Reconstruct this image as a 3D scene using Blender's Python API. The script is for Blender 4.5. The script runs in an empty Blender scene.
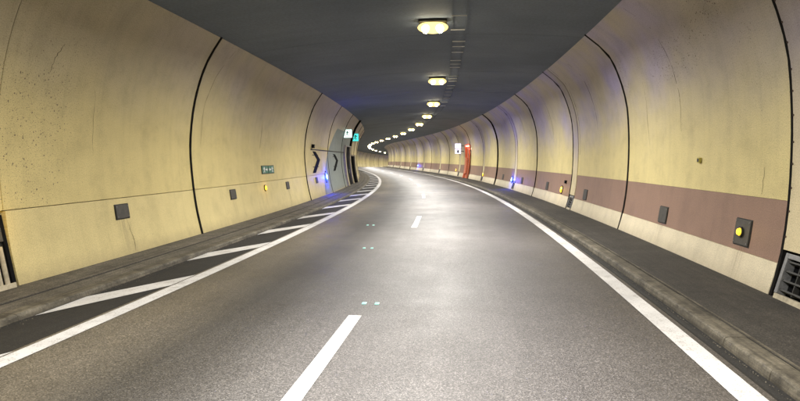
import bpy, bmesh, math, random
from mathutils import Vector, Matrix
random.seed(7)
sc = bpy.context.scene
C = sc.collection

# ------------------------------------------------------------------ camera
cam_data = bpy.data.cameras.new('camera')
cam = bpy.data.objects.new('camera', cam_data); C.objects.link(cam)
cam.location = (0, 0, 2.0); cam.rotation_euler = (math.radians(90), 0, 0)
cam_data.sensor_width = 36; cam_data.lens = 27.0
cam_data.shift_y = -0.0500
cam_data.clip_start = .05; cam_data.clip_end = 2000
sc.camera = cam

# ------------------------------------------------------------------ world: night outside, nothing reaches in
w = bpy.data.worlds.new('World'); sc.world = w; w.use_nodes = True
bg = w.node_tree.nodes['Background']
bg.inputs['Color'].default_value = (.25, .3, .45, 1); bg.inputs['Strength'].default_value = .02
sc.view_settings.view_transform = 'Standard'; sc.view_settings.look = 'None'
sc.view_settings.exposure = 0.50; sc.view_settings.gamma = 1
try: sc.view_settings.use_curve_mapping = False
except Exception: pass
LAMP_W = 620.0
LAMP_COL = (1.0, .965, .90)

# ------------------------------------------------------------------ tunnel axis
KN = [0, 25, 50, 80, 110, 140, 170, 200, 235, 270, 330]
KV = [-.00344, -.0031, -.00304, -.00238, .00026, .00226, .00319, .00378, .00437, .00496, .00555]
GN = [0, 60, 120, 200, 330]; GV = [0, .00295, .00408, -.01879, -.01879]
def interp(x, xs, ys):
    if x <= xs[0]: return ys[0]
    for i in range(1, len(xs)):
        if x <= xs[i]:
            t = (x-xs[i-1])/(xs[i]-xs[i-1]); return ys[i-1]+t*(ys[i]-ys[i-1])
    return ys[-1]
S0, S1, DS = -45.0, 330.0, .5
AX = []
def _build_axis():
    n0 = int(-S0/DS); n1 = int(S1/DS)
    x, y, z, p = -1.21266, 0.0, 0.0, .14109
    fw = [(x, y, z, p)]
    for i in range(n1):
        s = (i+.5)*DS
        pm = p+interp(s, KN, KV)*DS/2
        x += math.sin(pm)*DS; y += math.cos(pm)*DS; z += interp(s, GN, GV)*DS
        p += interp(s, KN, KV)*DS; fw.append((x, y, z, p))
    x, y, z, p = -1.21266, 0.0, 0.0, .14109
    bw = []
    for i in range(n0):
        pm = p-KV[0]*DS/2
        x -= math.sin(pm)*DS; y -= math.cos(pm)*DS; p -= KV[0]*DS; bw.append((x, y, z, p))
    AX.extend(bw[::-1]+fw)
_build_axis()
def axis(s):
    f = (s-S0)/DS; i = max(0, min(len(AX)-2, int(f))); t = f-i
    a, b = AX[i], AX[i+1]
    return [a[k]+(b[k]-a[k])*t for k in range(4)]
def T(s, o, z):
    x, y, zz, p = axis(s)
    return Vector((x+o*math.cos(p), y-o*math.sin(p), zz+z))
PR = [(.13, 5.24), (.58, 5.37), (1.3, 5.48), (2.1, 5.53), (2.8, 5.53), (3.55, 5.47), (4.35, 5.24), (4.9, 4.95), (5.4, 4.38)]
PL = [(.13, 5.56), (.7, 5.70), (1.24, 5.79), (2.0, 5.87), (2.5, 5.88), (3.3, 5.80), (4.0, 5.63), (4.57, 5.4), (5.1, 5.06)]
def catmull(z, tab):
    i = 0
    while i < len(tab)-2 and z > tab[i+1][0]: i += 1
    z0, o0 = tab[i]; z1, o1 = tab[i+1]
    def sl(k):
        a = tab[max(0, k-1)]; b = tab[min(len(tab)-1, k+1)]
        return (b[1]-a[1])/(b[0]-a[0])
    h = z1-z0; t = (z-z0)/h
    return (2*t**3-3*t*t+1)*o0+(t**3-2*t*t+t)*h*sl(i)+(-2*t**3+3*t*t)*o1+(t**3-t*t)*h*sl(i+1)
def wo(side, z):                       # signed offset of the wall face at height z
    return catmull(z, PR) if side > 0 else -catmull(z, PL)
def frame(side, s, z, proud=0.0):      # x along tunnel (away from camera), y towards the road, z up the wall
    P = T(s, wo(side, z), z)
    tx = (T(s+.2, wo(side, z), z)-T(s-.2, wo(side, z), z)).normalized()
    up = (T(s, wo(side, z+.05), z+.05)-T(s, wo(side, z-.05), z-.05)).normalized()
    n = up.cross(tx) if side > 0 else tx.cross(up)
    # towards road
    c = T(s, 0, z)-P
    if n.dot(c) < 0: n = -n
    up = (tx.cross(n) if tx.cross(n).z > 0 else n.cross(tx)).normalized()
    M = Matrix.Identity(4)
    for r in range(3):
        M[r][0] = tx[r]; M[r][1] = n[r]; M[r][2] = up[r]; M[r][3] = P[r]+n[r]*proud
    return M
def gframe(s, o, z):
    P = T(s, o, z); p = axis(s)[3]
    return Matrix.Translation(P) @ Matrix.Rotation(-p, 4, 'Z')      # y runs along the tunnel

# ------------------------------------------------------------------ materials
def mat(name, col, rough=.7, metal=0.0, spec=.5):
    m = bpy.data.materials.new(name); m.use_nodes = True
    b = m.node_tree.nodes['Principled BSDF']
    b.inputs['Base Color'].default_value = (*col, 1); b.inputs['Roughness'].default_value = rough
    b.inputs['Metallic'].default_value = metal
    b.inputs['Specular IOR Level'].default_value = spec
    return m
class NT:
    def __init__(s, m):
        s.t = m.node_tree; s.b = s.t.nodes['Principled BSDF']
    def n(s, typ, **kw):
        k = s.t.nodes.new(typ)
        for a, v in kw.items():
            if a in k.inputs: k.inputs[a].default_value = v
            else: setattr(k, a, v)
        return k
    def l(s, a, b): s.t.links.new(a, b)
    def uv(s): return s.n('ShaderNodeUVMap').outputs[0]
    def obj(s): return s.n('ShaderNodeNewGeometry').outputs['Position']
    def mapping(s, v, scale, loc=(0, 0, 0)):
        k = s.n('ShaderNodeMapping'); k.inputs['Scale'].default_value = scale; k.inputs['Location'].default_value = loc
        s.l(v, k.inputs['Vector']); return k.outputs[0]
    def noise(s, v, scale, detail=4, rough=.6, dist=0.0):
        k = s.n('ShaderNodeTexNoise'); k.inputs['Scale'].default_value = scale; k.inputs['Detail'].default_value = detail
        k.inputs['Roughness'].default_value = rough; k.inputs['Distortion'].default_value = dist
        s.l(v, k.inputs['Vector']); return k.outputs['Fac']
    def vor(s, v, scale, feature='F1'):
        k = s.n('ShaderNodeTexVoronoi'); k.feature = feature; k.inputs['Scale'].default_value = scale
        s.l(v, k.inputs['Vector']); return k
    def ramp(s, f, stops):
        k = s.n('ShaderNodeValToRGB'); e = k.color_ramp.elements
        while len(e) < len(stops): e.new(.5)
        for i, (p, c) in enumerate(stops):
            e[i].position = p; e[i].color = (c, c, c, 1) if not hasattr(c, '__len__') else (*c, 1)
        s.l(f, k.inputs[0]); return k.outputs[0]
    def mix(s, f, a, b, mode='MIX'):
        k = s.n('ShaderNodeMix'); k.data_type = 'RGBA'; k.blend_type = mode
        for sock, v in ((k.inputs[0], f), (k.inputs[6], a), (k.inputs[7], b)):
            if hasattr(v, 'is_output'): s.l(v, sock)
            elif hasattr(v, '__len__'): sock.default_value = (*v, 1)
            else: sock.default_value = v
        return k.outputs[2]
    def m(s, op, a, b=0.0, clamp=False):
        k = s.n('ShaderNodeMath'); k.operation = op; k.use_clamp = clamp
        for i, v in enumerate((a, b)):
            if hasattr(v, 'is_output'): s.l(v, k.inputs[i])
            else: k.inputs[i].default_value = v
        return k.outputs[0]
    def sep(s, v):
        k = s.n('ShaderNodeSeparateXYZ'); s.l(v, k.inputs[0]); return k.outputs
    def bump(s, h, strength=.3, dist=.01):
        k = s.n('ShaderNodeBump'); k.inputs['Strength'].default_value = strength; k.inputs['Distance'].default_value = dist
        s.l(h, k.inputs['Height']); s.l(k.outputs[0], s.b.inputs['Normal'])
    def col(s, c): s.l(c, s.b.inputs['Base Color'])
    def rough(s, c): s.l(c, s.b.inputs['Roughness'])

def wall_paint(name, base, soot, dim0, dim1, pocks=.5, amount=1.0, mv=.85, spots=(), runs=()):
    """cream paint over concrete: lamp falloff painted in as dimming with height, pock marks, drips, fine grain"""
    m = mat(name, base, .55, spec=.35); t = NT(m); uv = t.uv(); X = t.sep(uv)
    big = t.noise(uv, .45, 5, .6)
    h = t.m('ADD', X[1], t.m('MULTIPLY', t.m('SUBTRACT', big, .5), 1.6))
    k = t.n('ShaderNodeMapRange'); k.interpolation_type = 'SMOOTHSTEP'
    k.inputs['From Min'].default_value = dim0; k.inputs['From Max'].default_value = dim1
    t.l(h, k.inputs['Value'])
    f = t.m('MULTIPLY', k.outputs[0], amount)
    c = t.mix(f, base, soot)  # weaker lamplight on the upper wall, put into the colour
    mauve = t.ramp(t.noise(t.mapping(uv, (1, 1.3, 1), (3, 7, 0)), .35, 3, .5), [(.42, 0), (.62, 1)])
    kr = t.n('ShaderNodeMapRange'); kr.interpolation_type = 'SMOOTHSTEP'
    kr.inputs['From Min'].default_value = 11.0; kr.inputs['From Max'].default_value = 15.5; kr.inputs['To Min'].default_value = .30
    t.l(X[0], kr.inputs['Value'])
    mauve = t.m('MULTIPLY', mauve, kr.outputs[0])
    c = t.mix(t.m('MULTIPLY', t.m('MULTIPLY', mauve, k.outputs[0]), mv), c, (soot[0]*.82, soot[1]*.82, soot[2]*1.75))
    blot = t.noise(uv, 1.7, 6, .65)
    c = t.mix(1.0, c, t.ramp(blot, [(.25, .80), (.5, .97), (.75, 1.05)]), 'MULTIPLY')
    drip = t.noise(t.mapping(uv, (5, .12, 1)), 1.0, 5, .75)
    c = t.mix(1.0, c, t.ramp(drip, [(.3, .91), (.5, 1.0), (.7, 1.02)]), 'MULTIPLY')
    grain = t.noise(uv, 55, 2, .6)
    c = t.mix(1.0, c, t.ramp(grain, [(.28, .72), (.55, 1.0), (.78, 1.12)]), 'MULTIPLY')
    vo = t.vor(uv, 17.0); vd = vo.outputs['Distance']
    rnd = t.sep(vo.outputs['Color'])[0]
    patch = t.ramp(t.noise(t.mapping(uv, (1, 1.5, 1), (11, 2, 0)), .55, 3, .6), [(.52, 0), (.8, .7)])
    wob = t.m('MULTIPLY', t.m('SUBTRACT', t.noise(uv, 1.6, 4, .7), .5), 1.5)
    for (us, vs_, ru, rv) in spots:        # places where the surface is pitted most
        du = t.m('DIVIDE', t.m('SUBTRACT', X[0], us), ru); dv = t.m('DIVIDE', t.m('SUBTRACT', X[1], vs_), rv)
        g_ = t.m('SUBTRACT', 1.15, t.m('ADD', t.m('ADD', t.m('MULTIPLY', du, du), t.m('MULTIPLY', dv, dv)), wob), True)
        patch = t.m('MAXIMUM', patch, g_)
    dot = t.m('MULTIPLY', t.m('LESS_THAN', vd, t.m('MULTIPLY', rnd, .27)), t.m('LESS_THAN', t.m('SUBTRACT', rnd, patch), .25))
    v2 = t.vor(uv, 38.0); r2 = t.sep(v2.outputs['Color'])[1]
    dot2 = t.m('MULTIPLY', t.m('LESS_THAN', v2.outputs['Distance'], .22), t.m('LESS_THAN', r2, t.m('ADD', t.m('MULTIPLY', patch, .5), .02)))
    d = t.m('MULTIPLY', t.m('MAXIMUM', dot, dot2), pocks, True)
    c = t.mix(d, c, (.09, .065, .045))
    # dirt washed down below the fittings
    for (us, zt) in runs:
        a_ = t.m('SUBTRACT', 1.0, t.m('DIVIDE', t.m('ABSOLUTE', t.m('SUBTRACT', X[0], us)), .24), True)
        b_ = t.m('MULTIPLY', t.m('LESS_THAN', X[1], zt), t.m('SUBTRACT', 1.0, t.m('DIVIDE', t.m('SUBTRACT', zt, X[1]), .75), True))
        st_ = t.ramp(t.noise(t.mapping(uv, (26, 1.2, 1)), 1.0, 3, .7), [(.42, 0), (.6, 1)])
        c = t.mix(t.m('MULTIPLY', t.m('MULTIPLY', t.m('MULTIPLY', a_, b_), st_), .55), c, (.13, .095, .06))
    # tide of road splash at the foot
    k2 = t.n('ShaderNodeMapRange'); k2.inputs['From Min'].default_value = .55; k2.inputs['From Max'].default_value = .0
    t.l(t.m('ADD', X[1], t.m('MULTIPLY', t.noise(uv, 5, 4), .3)), k2.inputs['Value'])
    c = t.mix(t.m('MULTIPLY', k2.outputs[0], .75), c, (.2, .16, .10))
    t.col(c)
    t.bump(t.m('ADD', t.m('MULTIPLY', blot, .6), t.m('ADD', t.m('MULTIPLY', grain, .25), t.m('MULTIPLY', d, -.5))), .35, .012)
    return m
M = {}
M['cream_left'] = wall_paint('cream_paint_left', (.60, .495, .215), (.47, .415, .295), 1.9, 4.9, .8, mv=.22, spots=((9.0, 2.7, 1.3, 1.3), (8.9, 1.7, .9, .5)))
M['cream_right'] = wall_paint('cream_paint_right', (.65, .55, .255), (.50, .445, .355), 1.9, 4.5, .9, spots=((13.0, 4.1, 2.0, .55), (11.2, 4.5, 1.2, .5), (16.35, 4.0, .35, .9)))
RUN_R = ((10.15, .66), (13.8, .63), (21.3, .63), (28.3, .63))
M['cream_low'] = wall_paint('cream_paint_low', (.61, .51, .24), (.5, .4, .2), 5, 6, .35, runs=((11.45, .85), (17.55, .85), (20.8, .92), (23.95, .85)))
M['base_cream'] = wall_paint('base_paint', (.66, .585, .42), (.5, .4, .2), 5, 6, .3, runs=RUN_R)
M['brown'] = wall_paint('brown_band_paint', (.27, .168, .118), (.2, .12, .09), 5, 6, .12, runs=RUN_R)
M['grey_paint'] = wall_paint('grey_paint', (.20, .235, .215), (.2, .2, .22), 5, 6, .3)
M['strip_paint'] = wall_paint('strip_paint', (.62, .53, .33), (.40, .35, .31), 1.6, 3.8, .2)

def asphalt(name, base, tracks=False, rough0=.5, grain=1.0, streak=0.0):
    m = mat(name, base, rough0, spec=.5); t = NT(m); uv = t.uv(); X = t.sep(uv)
    g1 = t.noise(uv, 120, 3, .8); g2 = t.vor(uv, 85.0)
    st = t.sep(g2.outputs['Color'])[0]
    big = t.noise(uv, .5, 5, .6); lng = t.noise(t.mapping(uv, (.12, 2.2, 1)), 1.0, 4, .6)
    c = t.mix(1.0, base, t.ramp(st, [(0, .45*grain+.55*(1-grain)), (.6, 1.0), (.9, 1.35), (1, 2.1)]), 'MULTIPLY')
    c = t.mix(1.0, c, t.ramp(g1, [(.3, .68), (.55, 1.0), (.8, 1.32)]), 'MULTIPLY')
    c = t.mix(1.0, c, t.ramp(big, [(.3, .86), (.6, 1.05)]), 'MULTIPLY')
    c = t.mix(1.0, c, t.ramp(lng, [(.3, .88), (.7, 1.08)]), 'MULTIPLY')
    if streak:
        sk = t.noise(t.mapping(uv, (.35, 14, 1)), 1.0, 6, .75); pt = t.noise(uv, 2.6, 7, .75)
        c = t.mix(1.0, c, t.ramp(sk, [(.3, 1-.5*streak), (.5, 1.0), (.72, 1+.7*streak)]), 'MULTIPLY')
        c = t.mix(1.0, c, t.ramp(pt, [(.32, 1-.45*streak), (.5, 1.0), (.7, 1+.5*streak)]), 'MULTIPLY')
    r = t.ramp(t.noise(uv, .8, 4), [(.3, rough0-.06), (.7, rough0+.07)])
    if tracks:
        # rubber laid down in the left lane's wheel path, polished lighter aggregate elsewhere (v = lateral offset + 10)
        v = t.m('ADD', X[1], t.m('MULTIPLY', t.m('SUBTRACT', lng, .5), .35))
        k = t.n('ShaderNodeMapRange'); k.inputs['From Min'].default_value = 6.2; k.inputs['From Max'].default_value = 14.2
        t.l(v, k.inputs['Value'])
        pr = t.ramp(k.outputs[0], [(0, (1.1, .98, .74)), (.13, (1.1, .98, .76)), (.225, (.46, .43, .38)), (.275, (.48, .45, .41)),
                                   (.40, (.98, .95, .93)), (.56, (1.12, 1.08, 1.08)), (.72, (1.0, .95, .95)), (.86, (.82, .77, .73)), (.93, (.75, .69, .62))])
        c = t.mix(1.0, c, pr, 'MULTIPLY')
    spill = t.vor(t.mapping(uv, (.5, 1.1, 1)), 1.0); sr = t.sep(spill.outputs['Color'])[0]
    sd = t.m('ADD', spill.outputs['Distance'], t.m('MULTIPLY', t.m('SUBTRACT', t.noise(uv, 6, 5, .7), .5), .12))
    sp_ = t.m('MULTIPLY', t.m('LESS_THAN', sd, t.m('MULTIPLY', sr, .09)), t.m('LESS_THAN', t.sep(spill.outputs['Color'])[1], .4))
    c = t.mix(t.m('MULTIPLY', sp_, .45), c, (.03, .027, .024))
    t.col(c); t.rough(r)
    t.bump(t.m('ADD', t.m('MULTIPLY', g2.outputs['Distance'], -1.0), t.m('MULTIPLY', g1, .6)), .38, .005)
    return m
M['road'] = asphalt('road_asphalt', (.112, .108, .106), True, .55)
M['shoulder'] = asphalt('shoulder_asphalt', (.013, .0115, .0095), False, .85, 1.0, .5)
M['foot'] = asphalt('footway_asphalt', (.033, .029, .024), False, .85, 1.0, .7)
M['footL'] = asphalt('left_footway_concrete', (.098, .087, .071), False, .75, .4, 1.0)
def kerb_mat():
    m = mat('kerb_concrete', (.22, .2, .16), .8); t = NT(m); P = t.obj()
    a = t.noise(P, 2.2, 6, .7); b = t.noise(P, 28, 4, .7)
    oi = t.n('ShaderNodeObjectInfo').outputs['Random']
    uv = t.uv(); V = t.sep(uv)[1]
    ls = t.noise(t.mapping(uv, (.5, 22, 1)), 1.0, 5, .7)
    c = t.mix(t.ramp(a, [(.35, 0), (.65, 1)]), (.040, .034, .024), (.135, .118, .086))
    c = t.mix(1.0, c, t.ramp(ls, [(.32, .55), (.68, 1.4)]), 'MULTIPLY')
    # chipped, wheel-scuffed arris shows paler concrete
    e = t.m('MULTIPLY', t.m('GREATER_THAN', V, .155), t.m('LESS_THAN', V, .245))
    chip = t.ramp(t.noise(t.mapping(uv, (1, 2, 1)), 1.7, 9, .85), [(.46, 0), (.70, .8)])
    c = t.mix(t.m('MULTIPLY', t.m('MULTIPLY', e, chip), .8), c, (.30, .27, .21))
    c = t.mix(1.0, c, t.ramp(b, [(.25, .55), (.6, 1.1)]), 'MULTIPLY')
    c = t.mix(1.0, c, t.ramp(oi, [(0, .93), (1, 1.06)]), 'MULTIPLY')
    t.col(c); t.bump(b, .6, .012); return m
M['kerb'] = kerb_mat()
def worn_white(name, col=(.66, .65, .645)):
    m = mat(name, col, .55); t = NT(m); uv = t.uv()
    a = t.noise(uv, 3.0, 8, .75); b = t.noise(uv, 60, 3, .7); g = t.vor(uv, 90.0)
    f = t.ramp(t.m('ADD', t.m('MULTIPLY', a, .6), t.m('MULTIPLY', b, .4)), [(.52, 0), (.64, .75)])
    c = t.mix(f, col, (.22, .19, .16))
    c = t.mix(1.0, c, t.ramp(t.noise(uv, 1.1, 4), [(.3, .78), (.6, 1.0)]), 'MULTIPLY')
    sp = t.m('LESS_THAN', t.sep(g.outputs['Color'])[2], .03)
    c = t.mix(t.m('MULTIPLY', sp, .55), c, (.12, .1, .09))
    t.col(c); t.bump(t.m('ADD', b, t.m('MULTIPLY', g.outputs['Distance'], -.6)), .4, .004); return m
M['white'] = worn_white('road_paint')
def ceil_mat():
    m = mat('ceiling_coating', (.12, .135, .16), .8, spec=.2); t = NT(m); uv = t.uv()
    a = t.noise(uv, .35, 6, .6); b = t.noise(uv, 14, 5, .7); s = t.noise(t.mapping(uv, (3, .25, 1)), 1.0, 4)
    c = t.mix(t.ramp(a, [(.3, 0), (.7, 1)]), (.125, .152, .198), (.172, .203, .255))
    c = t.mix(1.0, c, t.ramp(b, [(.25, .8), (.75, 1.15)]), 'MULTIPLY')
    c = t.mix(1.0, c, t.ramp(s, [(.3, .95), (.7, 1.03)]), 'MULTIPLY')
    t.col(c); t.bump(b, .4, .01); return m
M['ceiling'] = ceil_mat()
def noisy(name, col, rough=.6, metal=0, scale=20, lo=.6, hi=1.2, spec=.5):
    m = mat(name, col, rough, metal, spec); t = NT(m); P = t.obj()
    c = t.mix(1.0, col, t.ramp(t.noise(P, scale, 5, .7), [(.3, lo), (.7, hi)]), 'MULTIPLY'); t.col(c)
    t.bump(t.noise(P, scale*3, 3), .25, .004); return m
M['rubber'] = noisy('black_joint_rubber', (.010, .009, .008), .9, spec=.08)
M['dark_gap'] = noisy('raw_concrete_behind', (.03, .027, .024), .95)
M['steel'] = noisy('grey_steel', (.20, .20, .20), .5, .3)
M['dark_steel'] = noisy('dark_steel', (.03, .029, .026), .6, .1, 12, spec=.25)
M['plate'] = noisy('dark_cover_plate', (.05, .046, .037), .65, 0, 9)
M['black'] = noisy('black_paint', (.007, .007, .008), .9, spec=.06)
M['rust'] = noisy('rusty_bolt', (.06, .03, .02), .8)
M['concrete'] = noisy('rough_concrete', (.42, .37, .27), .9, 0, 7)
M['red'] = noisy('orange_red_paint', (.60, .16, .07), .5, 0, 8)
M['green'] = noisy('green_sign_face', (.02, .16, .10), .4, 0, 6, .85, 1.1)
M['signwhite'] = noisy('white_sign_face', (.7, .7, .7), .4, 0, 6, .9, 1.0)
M['housing'] = noisy('lamp_housing', (.35, .33, .28), .4, .4)
def emit(name, col, st):
    m = mat(name, (.02, .02, .02), .3); b = m.node_tree.nodes['Principled BSDF']
    b.inputs['Base Color'].default_value = (*[c*.5 for c in col], 1)
    b.inputs['Emission Color'].default_value = (*col, 1); b.inputs['Emission Strength'].default_value = st; return m
M['lens'] = emit('lit_lamp_glass', (1.0, .86, .58), 30)
M['halo_bowl'] = emit('amber_halo_glow', (1.0, .74, .22), 1.6)  # added glow that imitates the halo around the lamp lenses
M['amber'] = emit('lit_amber_marker', (1.0, .62, .03), 1.6)
M['blue'] = emit('lit_blue_marker', (.02, .07, 1.0), 3.0)
M['bluecore'] = emit('lit_blue_core', (.25, .6, 1.0), 12)
M['exitface'] = emit('lit_exit_sign_face', (.72, 1.0, .88), 1.6)
M['exitcyan'] = emit('lit_cyan_sign_face', (.08, .72, .68), .9)
M['sosface'] = emit('lit_white_sign_face', (.86, .82, 1.0), 1.1)
M['redlamp'] = emit('lit_red_lamp', (1.0, .22, .12), 6)
M['stud'] = emit('stud_glint', (.45, .9, .8), .5)  # reflected glint of the studs, painted as a weak glow

# ------------------------------------------------------------------ object helpers
def tag(o, label=None, cat=None, group=None, kind=None):
    for k, v in (('label', label), ('category', cat), ('group', group), ('kind', kind)):
        if v: o[k] = v
    return o
def empty(name, mtx=None):
    o = bpy.data.objects.new(name, None); C.objects.link(o); o.empty_display_size = .2
    if mtx is not None: o.matrix_world = mtx
    return o
def link(name, me, parent=None, mtx=None):
    o = bpy.data.objects.new(name, me); C.objects.link(o)
    if parent is not None: o.parent = parent
    if mtx is not None: o.matrix_basis = mtx
    return o
def sweep(name, prof, s0, s1, m, parent=None, ds=1.0, closed=False, smooth=True, vabs=False, edge=None):
    """prof = [(offset, z)]; stations from s0 to s1; uv = metres"""
    n = max(1, int(math.ceil((s1-s0)/ds))); st = [s0+(s1-s0)*i/n for i in range(n+1)]
    vs = []; fs = []; uvs = []
    P = list(prof); k = len(P)
    acc = [0.0]
    for i in range(1, k): acc.append(acc[-1]+math.hypot(P[i][0]-P[i-1][0], P[i][1]-P[i-1][1]))
    if vabs == 'z': acc = [q[1] for q in P]
    elif vabs: acc = [q[0]+10 for q in P]
    for s in st:
        for (o, z) in P: vs.append(T(s, o, z))
    for i in range(n):
        for j in range(k if closed else k-1):
            j2 = (j+1) % k
            fs.append((i*k+j, (i+1)*k+j, (i+1)*k+j2, i*k+j2))
            uvs.append(((st[i], acc[j]), (st[i+1], acc[j]), (st[i+1], acc[j2]), (st[i], acc[j2])))
    if closed:
        fs.append(tuple(range(k))); uvs.append(tuple((st[0], acc[j]) for j in range(k)))
        fs.append(tuple(n*k+j for j in reversed(range(k)))); uvs.append(tuple((st[-1], acc[j]) for j in reversed(range(k))))
    me = bpy.data.meshes.new(name); me.from_pydata([tuple(v) for v in vs], [], fs)
    ul = me.uv_layers.new(name='UVMap'); d = []
    for u in uvs:
        for q in u: d.extend(q)
    ul.data.foreach_set('uv', d)
    me.materials.append(m)
    if closed:
        bm = bmesh.new(); bm.from_mesh(me); bmesh.ops.recalc_face_normals(bm, faces=bm.faces); bm.to_mesh(me); bm.free()
    if smooth:
        me.polygons.foreach_set('use_smooth', [len(p.vertices) == 4 for p in me.polygons])
        try: me.set_sharp_from_angle(angle=math.radians(32))
        except Exception: pass
    me.update()
    return link(name, me, parent)
def bm_box(bm, x0, x1, y0, y1, z0, z1, bevel=0.0):
    r = bmesh.ops.create_cube(bm, size=1.0)
    vv = r['verts']
    for v in vv:
        v.co = Vector(((x0+x1)/2+v.co.x*(x1-x0), (y0+y1)/2+v.co.y*(y1-y0), (z0+z1)/2+v.co.z*(z1-z0)))
    if bevel:
        es = {e for v in vv for e in v.link_edges}
        bmesh.ops.bevel(bm, geom=list(es), offset=bevel, segments=2, affect='EDGES', profile=.6)
def bm_cyl(bm, c, r, h, axis_='Y', seg=16, r2=None):
    R = {'Y': Matrix.Rotation(math.radians(-90), 4, 'X'), 'X': Matrix.Rotation(math.radians(90), 4, 'Y'), 'Z': Matrix.Identity(4)}[axis_]
    bmesh.ops.create_cone(bm, cap_ends=True, segments=seg, radius1=r, radius2=r if r2 is None else r2, depth=h, matrix=Matrix.Translation(c) @ R)
def done(name, bm, m, parent=None, mtx=None, smooth=False):
    me = bpy.data.meshes.new(name); bmesh.ops.recalc_face_normals(bm, faces=bm.faces); bm.to_mesh(me); bm.free()
    me.materials.append(m)
    if smooth:
        me.polygons.foreach_set('use_smooth', [True]*len(me.polygons))
        try: me.set_sharp_from_angle(angle=math.radians(40))
        except Exception: pass
    return link(name, me, parent, mtx)
def box(name, x0, x1, y0, y1, z0, z1, m, parent=None, bevel=0.0):
    bm = bmesh.new(); bm_box(bm, x0, x1, y0, y1, z0, z1, bevel); return done(name, bm, m, parent)
def cyl(name, c, r, h, m, parent=None, ax='Y', seg=16, r2=None):
    bm = bmesh.new(); bm_cyl(bm, c, r, h, ax, seg, r2); return done(name, bm, m, parent, smooth=True)
def poly(name, pts, y0, y1, m, parent=None):
    """extruded outline in the local x-z plane"""
    bm = bmesh.new(); a = [bm.verts.new((x, y0, z)) for x, z in pts]; b = [bm.verts.new((x, y1, z)) for x, z in pts]
    bm.faces.new(a); bm.faces.new(b[::-1])
    for i in range(len(pts)): bm.faces.new((a[i], a[(i+1) % len(pts)], b[(i+1) % len(pts)], b[i]))
    return done(name, bm, m, parent)
def lamp(kind, name, parent, loc, col, power, size=.3, size_y=None, spread=None, rot=None):
    ld = bpy.data.lights.new(name, kind); ld.color = col; ld.energy = power
    if kind == 'AREA':
        ld.shape = 'RECTANGLE'; ld.size = size; ld.size_y = size_y or size
        if spread: ld.spread = math.radians(spread)
    else: ld.shadow_soft_size = size
    o = bpy.data.objects.new(name, ld); C.objects.link(o); o.parent = parent; o.location = loc
    if rot: o.rotation_euler = rot
    return o

# ------------------------------------------------------------------ carriageway
END = 328.0; BEG = -40.0
def lin(a, b, n): return [a+(b-a)*i/n for i in range(n+1)]
road = tag(sweep('road', [(o, 0.0) for o in lin(-3.66, 3.66, 8)], BEG, END, M['road'], vabs=True), kind='structure')
lsh = tag(sweep('left_shoulder', [(-4.48, 0.002), (-3.66, 0.002)], BEG, END, M['shoulder'], vabs=True), kind='structure')
rsh = tag(sweep('right_gutter', [(3.66, 0.0), (3.70, -.010), (3.73, .004), (3.755, .004), (3.77, -.016), (3.90, -.014)], BEG, END, M['shoulder'], vabs=True), kind='structure')
ground = tag(sweep('ground', [(-7.5, -.25), (7.5, -.25)], BEG, END, M['dark_gap'], ds=4), kind='structure')

Zm = .006
def marking(name, o0, o1, s0, s1, ds=1.0, z=Zm):
    return sweep(name, [(o0, z), (o1, z)], s0, s1, M['white'], road, ds, vabs=True)
marking('edge_line', -3.60, -3.37, BEG, END); marking('edge_line', 3.335, 3.585, BEG, END)
k = 0; s = 4.0-13.7*2
while s < 300:
    marking('lane_dash', -.44, -.27, s, s+3.65); s += 13.75
def quad_mark(name, pts, m=None):
    """pts in (s, offset); subdivided between first and last pairs so that it follows the curve"""
    (sa, oa), (sb, ob), (sc_, oc), (sd, od) = pts; n = 6; vs = []; fs = []; uv = []
    for i in range(n+1):
        t = i/n
        for (s_, o_) in ((sa+(sb-sa)*t, oa+(ob-oa)*t), (sd+(sc_-sd)*t, od+(oc-od)*t)):
            vs.append(tuple(T(s_, o_, Zm+.002))); uv.append((s_, o_+10))
    for i in range(n): fs.append((2*i, 2*i+2, 2*i+3, 2*i+1))
    me = bpy.data.meshes.new(name); me.from_pydata(vs, [], fs); ul = me.uv_layers.new(name='UVMap')
    for p in me.polygons:
        for li in p.loop_indices: ul.data[li].uv = uv[me.loops[li].vertex_index]
    me.materials.append(m or M['white']); return link(name, me, road)
s = 10.1-4.27*5
while s < 96:
    # from the kerb, slanting forward to the edge line
    quad_mark('hatch_stripe', [(s-2.85, -4.44), (s-.85, -3.62), (s+.05, -3.62), (s-1.75, -4.46)]); s += 4.27

# ------------------------------------------------------------------ kerbs and footways
def kerb_run(name, side, o0, o1, top, s_to=42.0):
    base = tag(empty(name), kind='structure')
    def prof(dz, do):
        a = side
        h = top+dz
        return [(a*(o0+do), -.10), (a*(o0+do+.004), .012), (a*(o0+do+.022), h-.018), (a*(o0+do+.034), h-.004), (a*(o0+do+.055), h), (a*(o1-.008), h+.006), (a*o1, h-.004), (a*o1, -.10)]
    s = -3.0
    while s < s_to:
        sweep('kerb_stone', prof(random.uniform(-.003, .003), random.uniform(-.003, .003)), s+.0025, s+.9975, M['kerb'], base, 1.0, True, False); s += 1.0
    # the rest of the run, stones too small to tell apart
    n = 0
    o = sweep('kerb_stone_run', prof(0, 0), s_to, END, M['kerb'], base, 2.0, True); o['kind'] = 'stuff'
    o = sweep('kerb_stone_run', prof(0, 0), BEG, -3.0, M['kerb'], base, 2.0, True); o['kind'] = 'stuff'
    return base
kerb_run('right_kerb', 1, 3.83, 4.08, .09)
kerb_run('left_kerb', -1, 4.46, 4.70, .085)
tag(sweep('right_footway', [(4.085, .093), (4.5, .128), (5.0, .135), (5.34, .14)], BEG, END, M['foot'], vabs=True), kind='structure')
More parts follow.
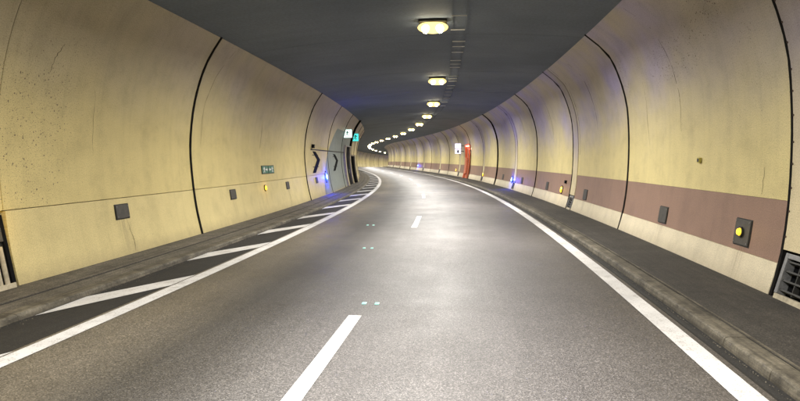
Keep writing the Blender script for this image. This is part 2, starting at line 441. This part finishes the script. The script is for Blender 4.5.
tag(sweep('left_footway', [(-5.66, .14), (-5.2, .115), (-4.705, .088)], BEG, END, M['footL'], vabs=True), kind='structure')
# cable-duct cover edges let into the footways
rf = tag(sweep('right_duct_edge', [(4.10, .07), (4.10, .105), (4.125, .105), (4.125, .07)], BEG, END, M['kerb'], ds=2), kind='structure')
tag(sweep('left_duct_edge', [(-4.98, .08), (-4.98, .112), (-5.00, .112), (-5.00, .08)], BEG, END, M['dark_gap'], ds=2), kind='structure')
tag(sweep('left_duct_cover', [(-5.005, .08), (-5.005, .118), (-5.30, .134), (-5.30, .08)], BEG, END, M['footL'], ds=2, vabs=True), kind='structure')

# ------------------------------------------------------------------ walls
TH = .10
def band(side, z0, z1, n, proud=0.0):
    zs = lin(z0, z1, n)
    face = [(wo(side, z)-side*proud, z) for z in zs]
    back = [(o+side*(TH+proud), z) for o, z in reversed(face)]
    return face+back
def rpanel(parent, name, side, z0, z1, s0, s1, m, n=10, proud=0.0):
    if s1-s0 < .05: return
    return sweep(name, band(side, z0, z1, n, proud), s0, s1, m, parent, 1.4, True, True, vabs='z')
def seal(parent, side, s, wid, proud, z0, z1, name='joint_seal'):
    zs = lin(z0, z1, 16)
    face = [(wo(side, z)-side*proud, z) for z in zs]; back = [(wo(side, z)+side*.05, z) for z in reversed(zs)]
    return sweep(name, face+back, s-wid/2, s+wid/2, M['rubber'], parent, 1.0, True)

rw = tag(empty('tunnel_wall', gframe(0, 5.3, 0)), 'curved cream concrete wall with a brown band along the right side of the road', 'wall')
lw = tag(empty('tunnel_wall', gframe(0, -5.6, 0)), 'curved yellowish concrete wall along the left side with hatched shoulder', 'wall')
rw_inv = rw.matrix_world.inverted(); lw_inv = lw.matrix_world.inverted()
def under(o, root):              # keep world-space mesh while the parent stands at the wall's foot
    o.matrix_parent_inverse = root.matrix_world.inverted(); return o

RJ = [-19.8, -12.6, -5.4, 1.8, 8.95, 16.8, 23.65, 31.4, 38.2, 45.1]
while RJ[-1] < 318: RJ.append(RJ[-1]+7.1)
RSTRIP = {3: .8, 4: .9, 6: .8, 8: .8}       # joint index -> strip (no band) that belongs to it
for i in range(10, len(RJ), 2): RSTRIP[i] = .8
strip_pos = []
before = len(bpy.data.objects)
rparts = []
rseal_w = {4: (.06, .012), 5: (.10, .015), 6: (.10, .03), 7: (.09, .03), 8: (.06, .02), 9: (.2, .08)}
for i in range(len(RJ)-1):
    a, b = RJ[i], RJ[i+1]; g = .05
    # strips: joint 4 carries its strip on the near side, the others just beyond-of/near side of the joint
    s_lo, s_hi = a+g, b-g
    bandlo, bandhi = s_lo, s_hi
    if (i+1) in RSTRIP:                    # strip sits on the near side of joint i+1
        bandhi = b-RSTRIP[i+1]
        strip_pos.append((i+1, b-RSTRIP[i+1], b-g))
    rparts.append(rpanel(rw, 'wall_panel', 1, 1.44, 5.40, bandlo, bandhi, M['cream_right'], 14))
    rparts.append(rpanel(rw, 'brown_band', 1, .575, 1.436, bandlo, bandhi, M['brown'], 4))
    rparts.append(rpanel(rw, 'base_course', 1, .02, .571, bandlo, bandhi, M['base_cream'], 3, .012))
    if (i+1) in RSTRIP:
        rparts.append(rpanel(rw, 'service_strip', 1, .78 if i == 3 else .68, 5.40, bandhi+.012, s_hi, M['strip_paint'], 18, .02))
    if i > 0:
        wd, pr = rseal_w.get(i, (.07, .03))
        rparts.append(seal(rw, 1, a, wd, pr, .06, 5.41))
rparts.append(sweep('backing_concrete', [(wo(1, z)+TH+.02, z) for z in lin(0, 5.4, 10)], BEG, END, M['dark_gap'], rw, 3))
for o in rparts:
    if o: under(o, rw)
# bolt heads along the seal nearest the camera
bme = None
for z in [.95, 1.3, 1.62, 1.95, 2.25, 2.62, 2.95, 3.25, 3.62, 3.9, 4.2, 4.5]:
    if bme is None:
        bm = bmesh.new(); bm_cyl(bm, (0, .012, 0), .016, .03, 'Y', 6); o = done('bolt', bm, M['rust'], rw); bme = o.data
    else: o = link('bolt', bme, rw)
    o.matrix_parent_inverse = rw_inv; o.matrix_basis = frame(1, RJ[4]-.062, z)

LJ = [-19, -12, -5, 1.6, 8.35, 14.85, 27.75, 34.6, 41.3, 47.9]
while LJ[-1] < 318: LJ.append(LJ[-1]+6.8)
lparts = []
lseal_w = {4: (.04, .005), 5: (.09, .02), 6: (.07, .03), 7: (.05, .02), 8: (.04, .03), 9: (.35, .16)}
for i in range(len(LJ)-1):
    a, b = LJ[i]+.04, LJ[i+1]-.04
    if i == 3: b = 7.45
    if i == 3:
        lparts.append(rpanel(lw, 'wall_panel', -1, 1.256, 5.10, a, LJ[i+1]-.008, M['cream_left'], 14))
    else:
        lparts.append(rpanel(lw, 'wall_panel', -1, 1.256, 5.10, a if i != 4 else LJ[4]+.008, b, M['cream_left'], 14))
    lparts.append(rpanel(lw, 'lower_panel', -1, .02, 1.243, a, b, M['cream_low'], 6))
    if i > 0 and i != 4:
        wd, pr = lseal_w.get(i, (.07, .03)); lparts.append(seal(lw, -1, LJ[i], wd, pr, .06, 5.11))
lparts.append(sweep('backing_concrete', [(wo(-1, z)-TH-.02, z) for z in lin(0, 5.1, 10)], BEG, END, M['dark_gap'], lw, 3))
# grey painted stretch with a slanting near edge
def grey_sheet():
    vs = []; fs = []; uv = []; n = 14; rows = 12
    for r in range(rows+1):
        z = .16+(3.95-.16)*r/rows; s_a = 31.9+5.3*(r/rows)**1.25; s_b = 47.6
        for c in range(n+1):
            s_ = s_a+(s_b-s_a)*c/n; vs.append(tuple(T(s_, wo(-1, z)+.006, z))); uv.append((s_, z))
    for r in range(rows):
        for c in range(n):
            k_ = r*(n+1)+c; fs.append((k_, k_+1, k_+n+2, k_+n+1))
    me = bpy.data.meshes.new('grey_paint_field'); me.from_pydata(vs, [], fs); ul = me.uv_layers.new(name='UVMap')
    for p in me.polygons:
        for li in p.loop_indices: ul.data[li].uv = uv[me.loops[li].vertex_index]
    me.materials.append(M['grey_paint']); return link('grey_paint_field', me, lw)
g_ = grey_sheet(); g_['label'] = 'grey painted stretch with slanting near edge'; lparts.append(g_)
for o in lparts:
    if o: under(o, lw)
# cracks that one can follow on both walls
def crack(root, side, pts, wid=.012):
    vs = []; fs = []
    P = []
    for i in range(len(pts)-1):
        for q in range(6):
            t = q/6; P.append((pts[i][0]+(pts[i+1][0]-pts[i][0])*t+random.uniform(-.02, .02), pts[i][1]+(pts[i+1][1]-pts[i][1])*t))
    P.append(pts[-1])
    for i, (s_, z) in enumerate(P):
        w_ = wid*(.35+random.random()*.8)*(1-abs(2*i/(len(P)-1)-1)*.6)
        vs.append(tuple(T(s_-w_/2, wo(side, z)-side*.003, z))); vs.append(tuple(T(s_+w_/2, wo(side, z)-side*.003, z)))
    for i in range(len(P)-1): fs.append((2*i, 2*i+1, 2*i+3, 2*i+2))
    me = bpy.data.meshes.new('crack'); me.from_pydata(vs, [], fs); me.materials.append(M['black'])
    return under(link('crack', me, root), root)
crack(rw, 1, [(13.6, 5.3), (13.35, 4.7), (13.2, 4.0), (13.1, 3.3), (13.1, 2.6)], .02)
crack(rw, 1, [(15.2, 3.9), (15.25, 2.9), (15.1, 2.3)], .014)
crack(rw, 1, [(9.7, 1.9), (9.72, 1.48)], .014)
crack(rw, 1, [(20.4, 5.2), (20.2, 4.2), (20.1, 3.0)], .035)
crack(rw, 1, [(22.62, 5.35), (22.6, 4.4), (22.6, 3.2), (22.6, 2.2)], .05)
crack(rw, 1, [(27.6, 5.2), (27.5, 4.0), (27.4, 2.8)], .04)
crack(rw, 1, [(35.0, 5.2), (34.8, 4.0), (34.8, 2.6)], .06)
crack(lw, -1, [(9.55, 3.95), (9.4, 3.7), (9.35, 3.45)], .02)
crack(lw, -1, [(10.65, 3.3), (10.7, 2.6), (10.68, 2.1)], .010)
crack(lw, -1, [(11.6, .82), (11.7, .4), (11.65, .18)], .012)
crack(lw, -1, [(16.1, 5.0), (15.7, 4.2), (15.5, 3.4), (15.5, 2.4)], .02)
crack(lw, -1, [(20.6, 3.4), (20.7, 2.9), (20.6, 2.4)], .04)
crack(lw, -1, [(24.0, .84), (24.1, .5), (24.0, .2)], .03)

# ------------------------------------------------------------------ ceiling
def ceil_prof():
    L = (-5.08, 5.105); R = (4.40, 5.405); n = 14; out = []
    for i in range(n+1):
        t = i/n; o = L[0]+(R[0]-L[0])*t; z = L[1]+(R[1]-L[1])*t+.30*math.sin(math.pi*t)**.8
        out.append((o, z))
    return out
CP = ceil_prof()
def ceil_z(o):
    for i in range(len(CP)-1):
        if CP[i][0] <= o <= CP[i+1][0]:
            t = (o-CP[i][0])/(CP[i+1][0]-CP[i][0]); return CP[i][1]+t*(CP[i+1][1]-CP[i][1])
ceiling = tag(empty('ceiling', gframe(0, 0, 5.5)), kind='structure')
s = BEG
while s < END-1:
    e = min(s+7.15, END)
    pr = CP+[(o, z+.12) for o, z in reversed(CP)]
    pr = [(-5.30, 5.108)]+CP+[(4.66, 5.408), (4.66, 5.55)]+[(o, z+.14) for o, z in reversed(CP)]+[(-5.30, 5.25)]
    under(sweep('ceiling_panel', pr, s+.012, e-.012, M['ceiling'], ceiling, 1.5, True), ceiling); s = e
under(sweep('roof_membrane', [(-5.6, 4.9), (-5.5, 5.6), (0, 6.6), (5.0, 6.0), (5.6, 5.3), (5.8, 4.8)], BEG, END, M['dark_gap'], ceiling, 4), ceiling)

# ------------------------------------------------------------------ ceiling lights
def dome_mesh():
    bm = bmesh.new(); bmesh.ops.create_uvsphere(bm, u_segments=16, v_segments=10, radius=1.0)
    for v in list(bm.verts):
        v.co = Vector((v.co.x*.135, v.co.y*.235, v.co.z*.105))
    return bm
def make_light():
    r = empty('ceiling_light')
    bm = bmesh.new(); bm_box(bm, -.36, .36, -.22, .22, .09, .155, .02); done('housing', bm, M['dark_steel'], r, smooth=True)
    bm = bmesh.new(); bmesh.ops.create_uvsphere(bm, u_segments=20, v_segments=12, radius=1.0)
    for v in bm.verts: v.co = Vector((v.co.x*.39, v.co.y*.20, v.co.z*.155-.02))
    done('halo_bowl', bm, M['halo_bowl'], r, smooth=True)  # glowing bowl added around the lenses as their halo
    for sx in (-1, 1):
        o = done('lens', dome_mesh(), M['lens'], r, Matrix.Translation((sx*.165, 0, -.055)), smooth=True)
        bm = bmesh.new(); bm_cyl(bm, (sx*.30, 0, .16), .03, .10, 'Z', 8); done('hanger', bm, M['steel'], r)
    lamp('AREA', 'lamp', r, (0, 0, -.20), LAMP_COL, LAMP_W, .8, .4, 168)
    return r
proto = make_light()
GL = 'twin ceiling lights hung in one row along the tunnel roof'
nm = ['nearest', 'second', 'third', 'fourth', 'fifth', 'sixth', 'seventh', 'eighth', 'ninth', 'tenth', 'eleventh', 'twelfth', 'thirteenth', 'fourteenth', 'fifteenth', 'sixteenth', 'seventeenth', 'eighteenth', 'nineteenth', 'twentieth', 'twenty-first', 'twenty-second', 'twenty-third', 'twenty-fourth', 'twenty-fifth', 'twenty-sixth']
k = -4; first = True
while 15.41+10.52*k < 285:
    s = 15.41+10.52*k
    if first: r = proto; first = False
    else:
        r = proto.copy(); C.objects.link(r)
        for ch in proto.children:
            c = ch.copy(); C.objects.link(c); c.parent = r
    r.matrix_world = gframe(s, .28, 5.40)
    if k == 0: lb = 'nearest and largest twin ceiling light, glowing yellow at the top of the picture'
    elif k < 0: lb = {-1: 'ceiling light hanging just overhead of the camera, above the picture', -2: 'ceiling light hanging just behind the camera', -3: 'ceiling light hanging second behind the camera', -4: 'ceiling light hanging third behind the camera'}[k]
    elif k >= 15: lb = 'tiny far ceiling light in the hook where the row bends back'
    else: lb = '%s twin ceiling light counted from the camera along the roof' % nm[k]
    tag(r, lb, 'ceiling light', GL); k += 1
# cable ladder beside the lights
cl = tag(empty('cable_ladder', gframe(12, .95, 5.5)), 'thin grey cable ladder with cross rungs beside the row of ceiling lights', 'cable ladder')
clr = []
for o in (.78, 1.12):
    clr.append(sweep('rail', [(o-.01, 5.535), (o-.01, 5.555), (o+.01, 5.555), (o+.01, 5.535)], 2, 60, M['ceiling'], cl, 1.5, True))
rung_me = None; s = 9.0
inv = cl.matrix_world.inverted()
while s < 40:
    if rung_me is None:
        bm = bmesh.new(); bm_box(bm, -.19, .19, -.010, .010, -.012, .008); o = done('rung', bm, M['signwhite'], cl); rung_me = o.data
    else: o = link('rung', rung_me, cl)
    o.matrix_parent_inverse = inv; o.matrix_basis = gframe(s, .95+random.uniform(-.03, .03), 5.525); s += random.choice([.8, 1.0, 1.6, 2.4])
for o in clr: under(o, cl)

# ------------------------------------------------------------------ grilled cabinets at the foot of the right wall
def louvre_box(side, s, wd, z0, z1, label, group):
    r = tag(empty('louvre_cabinet', frame(side, s, z0)), label, 'cabinet', group); h = z1-z0; w2 = wd/2
    box('back_plate', -w2+.01, w2-.01, -.105, -.095, 0, h, M['black'], r)
    for (x0, x1, a, b) in ((-w2, -w2+.07, 0, h), (w2-.07, w2, 0, h)): box('frame_post', x0, x1, -.09, .035, a, b, M['steel'], r, .006)
    box('frame_top', -w2+.072, w2-.072, -.09, .035, h-.07, h, M['steel'], r, .006)
    n = 4; me = None
    for i in range(n):
        zc = .06+(h-.17)*i/(n-1)
        if me is None:
            bm = bmesh.new(); bm_box(bm, -w2+.075, w2-.075, -.075, .015, -.012, .012)
            o = done('louvre', bm, M['dark_steel'], r); me = o.data
        else: o = link('louvre', me, r)
        o.matrix_basis = Matrix.Translation((0, 0, zc)) @ Matrix.Rotation(math.radians(16), 4, 'X')
    box('divider', -.012, .012, -.07, .0, .02, h-.08, M['dark_steel'], r)
    box('plinth', -w2-.0, w2+.0, -.08, .03, -.20, -.004, M['concrete'], r, .012)
    return r
GB = 'louvred cabinets at the foot of the right wall'
lbs = {3: 'louvred cabinet at the foot of the right wall beside the camera', 4: 'largest grey framed louvred cabinet at the right edge of the picture', 6: 'small dark louvred cabinet below the pale strip, second along the right wall',
       8: 'small dark louvred cabinet just below the blue light on the right wall', 10: 'dark louvred cabinet between the blue light and the red emergency station'}
for i, a, b in strip_pos:
    if i > 16 or i < 3: continue
    c_ = (a+b)/2
    lb = lbs.get(i, '%s tiny dark louvred cabinet beyond the red emergency station' % {12: 'first', 14: 'second', 16: 'third'}.get(i, 'far'))
    louvre_box(1, c_, .72 if i == 4 else .64, .20, .76 if i == 4 else .66, lb, GB)

# ------------------------------------------------------------------ cover plates and marker lights
def plate(side, s, z, wd, h, label, group, m='plate'):
    r = tag(empty('cover_plate', frame(side, s, z)), label, 'cover plate', group)
    box('plate', -wd/2, wd/2, .003, .028, -h/2, h/2, M[m], r, .006)
    box('rim', -wd/2-.018, wd/2+.018, .001, .010, -h/2-.018, h/2+.018, M['dark_steel'], r)
    me = None
    for sx in (-1, 1):
        for sz in (-1, 1):
            if me is None:
                bm = bmesh.new(); bm_cyl(bm, (0, .03, 0), .011, .012, 'Y', 8); o = done('screw', bm, M['steel'], r); me = o.data
            else: o = link('screw', me, r)
            o.location = (sx*(wd/2-.035), 0, sz*(h/2-.035))
    return r
GP = 'dark cover plates on the brown band'; GQ = 'dark cover plates on the left wall'
plate(1, 10.15, .86, .50, .40, 'dark cover plate behind the yellow light, nearest on the brown band', GP)
plate(1, 13.8, .80, .48, .34, 'dark cover plate without a light, larger one between two black joints on the brown band', GP)
plate(1, 21.3, .80, .48, .34, 'dark narrow cover plate just right of the second louvred cabinet', GP)
plate(1, 28.3, .80, .48, .34, 'small dark cover plate left of the small yellow light on the brown band', GP)
plate(1, 35.3, .80, .48, .34, 'tiny dark cover plate just right of the blue light on the right wall', GP)
plate(1, 42.3, .80, .48, .34, 'tiny dark cover plate just left of the blue light on the right wall', GP)
plate(-1, 11.45, .98, .45, .27, 'dark square cover plate, largest on the left wall', GQ)
plate(-1, 17.55, .98, .45, .27, 'small dark cover plate left of the left wall\'s yellow light', GQ)
plate(-1, 23.95, .98, .45, .27, 'small dark cover plate right of the left wall\'s yellow light', GQ)
plate(-1, 30.2, .98, .5, .27, 'tiny dark cover plate under the first black chevron', GQ)
r = tag(empty('junction_box', frame(1, 12.1, 2.0)), 'tiny yellow junction box on the cream wall above the brown band', 'junction box')
box('box_body', -.055, .055, .002, .05, -.05, .05, noisy('yellow_box', (.42, .36, .07), .5), r, .008); box('lid', -.035, .035, .051, .056, -.03, .03, M['plate'], r)
r = tag(empty('junction_box', frame(1, 24.6, 1.12)), 'tiny black junction box above the small yellow light on brown band', 'junction box')
box('box_body', -.09, .09, .002, .07, -.06, .06, M['black'], r, .01); box('lid', -.06, .06, .071, .076, -.04, .04, M['dark_steel'], r)

def marker(side, s, z, colour, rad, label, power, proud=.03):
    r = tag(empty('marker_light', frame(side, s, z)), label, 'marker light', 'small marker lights low on the tunnel walls')
    cyl('bezel', (0, proud+.012, 0), rad*1.35, .035, M['dark_steel'], r)
    cyl('lens', (0, proud+.045, 0), rad, .03, M[colour], r, r2=rad*.75)
    if colour == 'blue': cyl('core', (0, proud+.068, 0), rad*.5, .014, M['bluecore'], r)
    if power: lamp('POINT', 'lamp', r, (0, proud+.24, 0), {'blue': (.012, .04, 1.0), 'amber': (1, .6, .08)}[colour], power, .04)
    return r
marker(1, 10.15, .86, 'amber', .062, 'round yellow marker light on a dark plate, largest on the right wall', .4)
marker(1, 25.2, .78, 'amber', .13, 'small yellow marker light left of the second louvred cabinet', 1.5, 0)
marker(1, 38.6, .74, 'blue', .19, 'blue marker light glowing on the right wall\'s brown band', 50, 0)
marker(1, 51.6, .72, 'amber', .16, 'small yellow marker light just right of the red emergency station', 1.5, 0)
marker(1, 68.1, .80, 'amber', .16, 'tiny yellow marker light beyond the red emergency station on the right wall', 2, 0)
marker(1, 100.0, .9, 'blue', .2, 'tiny far blue marker light on the right wall where it bends away', 50, 0)
marker(-1, 20.8, 1.02, 'amber', .085, 'yellow marker light below the green sign on the left wall', 1.2, 0)
marker(-1, 33.2, 1.06, 'blue', .25, 'bright blue marker light on the left wall between the black chevrons', 110, 0)
marker(-1, 8.02, 1.05, 'amber', .085, 'yellow marker light in the dark niche at the left edge', 3, .0)
marker(-1, 262.0, 1.6, 'blue', .5, 'pale blue light at the far end of the visible road', 300, 0)

# near left niche: tall recess with pipe and box
r = tag(empty('niche_cabinet', frame(-1, 7.9, .14)), 'dark upright cabinet in the wall niche at the left edge', 'cabinet')
box('door', -.40, .40, -.06, -.02, 0, 1.06, M['dark_steel'], r); box('frame_post', .36, .43, -.02, .012, -.02, 1.08, M['black'], r, .004)
box('top_box', -.3, .34, -.018, .03, .68, 1.02, M['plate'], r, .01)
for x in (.12, .25): cyl('pipe', (x, .02, .30), .035, .62, M['concrete'], r, 'Z', 12)
box('foot', -.1, .36, -.015, .07, -.02, .06, M['concrete'], r, .01)

# ------------------------------------------------------------------ signs on the left
r = tag(empty('direction_sign', frame(-1, 21.4, 1.66)), 'long low green escape sign of two panels on the left wall', 'sign')
box('backboard', -.76, .76, .002, .02, -.15, .15, M['plate'], r)
for sx in (-1, 1):
    c0 = sx*.38
    box('green_panel', c0-.34, c0+.34, .021, .030, -.125, .125, M['green'], r)
    d = -sx
    poly('arrow', [(c0+d*.30, 0), (c0+d*.20, .07), (c0+d*.20, .025), (c0+d*.03, .025), (c0+d*.03, -.025), (c0+d*.20, -.025), (c0+d*.20, -.07)], .031, .035, M['signwhite'], r)
    poly('running_figure', [(c0-d*.10, .10), (c0-d*.15, .10), (c0-d*.17, .04), (c0-d*.24, .05), (c0-d*.24, .025), (c0-d*.15, 0), (c0-d*.16, -.05), (c0-d*.24, -.09), (c0-d*.21, -.11), (c0-d*.12, -.06), (c0-d*.07, -.11), (c0-d*.04, -.09), (c0-d*.09, -.02), (c0-d*.03, .04), (c0-d*.05, .06)], .031, .035, M['signwhite'], r)

def chevron(s, z, L, H, st, label):
    r = tag(empty('chevron_marker', frame(-1, s, z)), label, 'chevron marker', 'black chevron markers on the left wall')
    poly('chevron', [(-L/2, H/2), (-L/2+st, H/2), (L/2+st*.5, .06), (-L/2+st, -H/2), (-L/2, -H/2), (L/2-st*.5, .06)], .004, .022, M['black'], r)
    for zz_ in (-.3, .3): box('fixing_rail', -L/2+.25, L/2-.1, .0045, .0035+.012, zz_-.02, zz_+.02, M['dark_steel'], r)
    return r
chevron(30.4, 1.95, 1.9, 1.2, .85, 'first black chevron on cream wall left of the blue light')
chevron(37.6, 1.90, 2.2, 1.15, 1.0, 'second black chevron on the grey painted stretch of wall')
co = sweep('cable_conduit', [(wo(-1, 2.52)+.002, 2.50), (wo(-1, 2.52)+.045, 2.50), (wo(-1, 2.52)+.045, 2.545), (wo(-1, 2.52)+.002, 2.545)], 29.2, 43.6, M['dark_steel'], None, 1.0, True)
tag(co, 'thin dark cable conduit running level above the black chevrons', 'conduit')
r = tag(empty('junction_box', frame(-1, 29.5, 2.58)), 'small black box at the near end of the level cable conduit', 'junction box')
box('box_body', -.14, .14, .03, .13, .02, .2, M['black'], r, .01); box('lid', -.1, .1, .131, .137, .05, .17, M['dark_steel'], r)

def hang_sign(name, s, o, z, wd, h, face, label, cat, turn=0.0, icon=True, group=None):
    r = tag(empty(name, gframe(s, o, z) @ Matrix.Rotation(turn, 4, 'Z')), label, cat, group)
    box('casing', -wd/2-.03, wd/2+.03, -.06, .06, -h/2-.03, h/2+.03, M['steel'], r, .01)
    box('face', -wd/2, wd/2, -.072, -.061, -h/2, h/2, M[face], r)
    box('bracket', -wd/2-.35 if o < 0 else wd/2+.03, -wd/2-.03 if o < 0 else wd/2+.35, -.02, .02, -.03, .03, M['dark_steel'], r)
    if icon:
        g = h*.9
        poly('running_figure', [(x*g, y*g) for x, y in [(-.02, .36), (.08, .38), (.1, .28), (.2, .16), (.26, .2), (.28, .14), (.18, .06), (.08, .12), (.04, -.02), (.16, -.16), (.1, -.4), (.03, -.38), (.05, -.18), (-.08, -.1), (-.2, -.3), (-.34, -.3), (-.34, -.22), (-.22, -.2), (-.08, .04), (-.06, .18), (-.16, .08), (-.2, .14), (-.1, .26)]], -.08, -.073, M['green'], r)
    return r
GE = 'lit green escape signs on the left wall'
hang_sign('exit_sign', 42.0, -5.50, 3.83, .66, .56, 'exitface', 'bright whitish green lit escape sign, left one of the pair', 'exit sign', math.radians(-12), True, GE)
hang_sign('exit_sign', 50.2, -5.50, 3.86, .52, .62, 'exitcyan', 'cyan green lit escape sign, right one of the pair at the wall edge', 'exit sign', 0, True, GE)

# emergency door niche beyond the grey stretch
r = tag(empty('emergency_door', frame(-1, 45.2, .14)), 'tall dark emergency door between pale posts on the left wall', 'door')
def wall_slab(name, s0, s1, z0, z1, proud0, proud1, m, parent):
    zs = lin(z0, z1, 8); pr = [(wo(-1, z)+proud1, z) for z in zs]+[(wo(-1, z)+proud0, z) for z in reversed(zs)]
    return under(sweep(name, pr, s0, s1, m, parent, 1.0, True), parent)
wall_slab('door_leaf', 43.4, 47.2, .15, 2.95, .01, .05, M['black'], r)
wall_slab('door_post', 42.9, 43.38, .15, 3.05, .01, .16, M['strip_paint'], r)
wall_slab('door_post', 47.22, 47.6, .15, 3.05, .01, .16, M['strip_paint'], r)
wall_slab('lintel', 43.39, 47.21, 2.96, 3.05, .01, .16, M['steel'], r)
cyl('handle', (.9, .08, 1.0), .03, .3, M['steel'], r, 'Z', 10)
r = tag(empty('emergency_cabinet', frame(-1, 50.2, .14)), 'dark tall cabinet standing just beyond the emergency door on the left', 'cabinet')
wall_slab('cabinet_body', 49.2, 50.6, .15, 2.3, .01, .28, M['black'], r)
wall_slab('cabinet_side', 50.61, 51.0, .15, 2.4, .01, .34, M['strip_paint'], r)

# ------------------------------------------------------------------ red emergency station on the right
r = tag(empty('emergency_station', frame(1, 60.0, .14)), 'orange red emergency station set against the right wall', 'emergency station')
def rslab(name, s0, s1, z0, z1, p0, p1, m, parent):
    zs = lin(z0, z1, 8); pr = [(wo(1, z)-p1, z) for z in zs]+[(wo(1, z)-p0, z) for z in reversed(zs)]
    return under(sweep(name, pr, s0, s1, m, parent, 1.0, True), parent)
rslab('back_panel', 59.4, 61.5, .15, 3.6, .06, .075, M['red'], r)
rslab('side_panel', 61.25, 61.5, .15, 3.5, .076, .26, M['red'], r)
rslab('side_panel', 59.4, 59.5, .15, 3.0, .076, .20, M['red'], r)
rslab('door_leaf', 59.55, 60.2, .3, 2.6, .076, .12, M['dark_steel'], r)
rslab('cabinet', 60.4, 61.2, .6, 2.2, .076, .26, M['red'], r)
rslab('lamp_strip', 59.6, 61.2, 3.3, 3.42, .08, .2, M['redlamp'], r)
lamp('POINT', 'lamp', r, (-.9, .5, 2.9), (1, .3, .2), 70, .1)
r2 = hang_sign('station_sign', 62.6, 4.72, 3.42, .62, .50, 'sosface', 'white lit square sign hanging above the red emergency station', 'sign', 0, False)
r3 = hang_sign('station_sign', 62.6, 4.72, 2.86, .62, .50, 'sosface', 'white lit sign with a black pictogram beside the red station, lower one', 'sign', 0, False)
poly('pictogram', [(-.09, -.17), (.09, -.17), (.09, .06), (.04, .11), (.04, .17), (-.10, .19), (-.10, .15), (-.04, .13), (-.04, .11), (-.09, .06)], -.08, -.073, M['black'], r3)

# ------------------------------------------------------------------ road studs in pairs
sm = None
for s, o in ((8.4, -.26), (13.6, -1.12), (18.4, -1.72)):
    for d in (-.09, .09):
        if sm is None:
            bm = bmesh.new(); bm_box(bm, -.03, .03, -.045, .045, 0, .014, .005); ob = done('road_stud', bm, M['stud']); sm = ob.data
        else: ob = link('road_stud', sm)
        ob.matrix_world = gframe(s, o+d, .002)
        tag(ob, '%s stud of the %s pair of pale green road studs in the left lane' % ('left' if d < 0 else 'right', {8.4: 'nearest', 13.6: 'middle', 18.4: 'farthest'}[s]), 'road stud', 'pale green road studs')

# ------------------------------------------------------------------ grit swept against the kerbs
def grit():
    vs = []; fs = []
    for i in range(1500):
        right = random.random() < .6
        s_ = 2+28*random.random()**1.3
        o = (3.80-abs(random.gauss(0, .035))) if right else (-4.44+abs(random.gauss(0, .05)))
        r_ = random.uniform(.003, .011); b = T(s_, o, -.012 if right else .003); a = random.random()*6.28; n = len(vs)
        for k_ in range(3):
            q = a+k_*2.1+random.uniform(-.3, .3); vs.append((b.x+math.cos(q)*r_, b.y+math.sin(q)*r_, b.z))
        vs.append((b.x+random.uniform(-.3, .3)*r_, b.y, b.z+r_*random.uniform(.5, 1)))
        fs += [(n, n+1, n+3), (n+1, n+2, n+3), (n+2, n, n+3)]
    me = bpy.data.meshes.new('gutter_grit'); me.from_pydata(vs, [], fs); me.materials.append(noisy('grit_stone', (.17, .15, .115), .9, 0, 60, .3, 1.7))
    o = link('gutter_grit', me); tag(o, 'loose pale grit lying in both gutters against the kerbs', 'grit', kind='stuff')
grit()
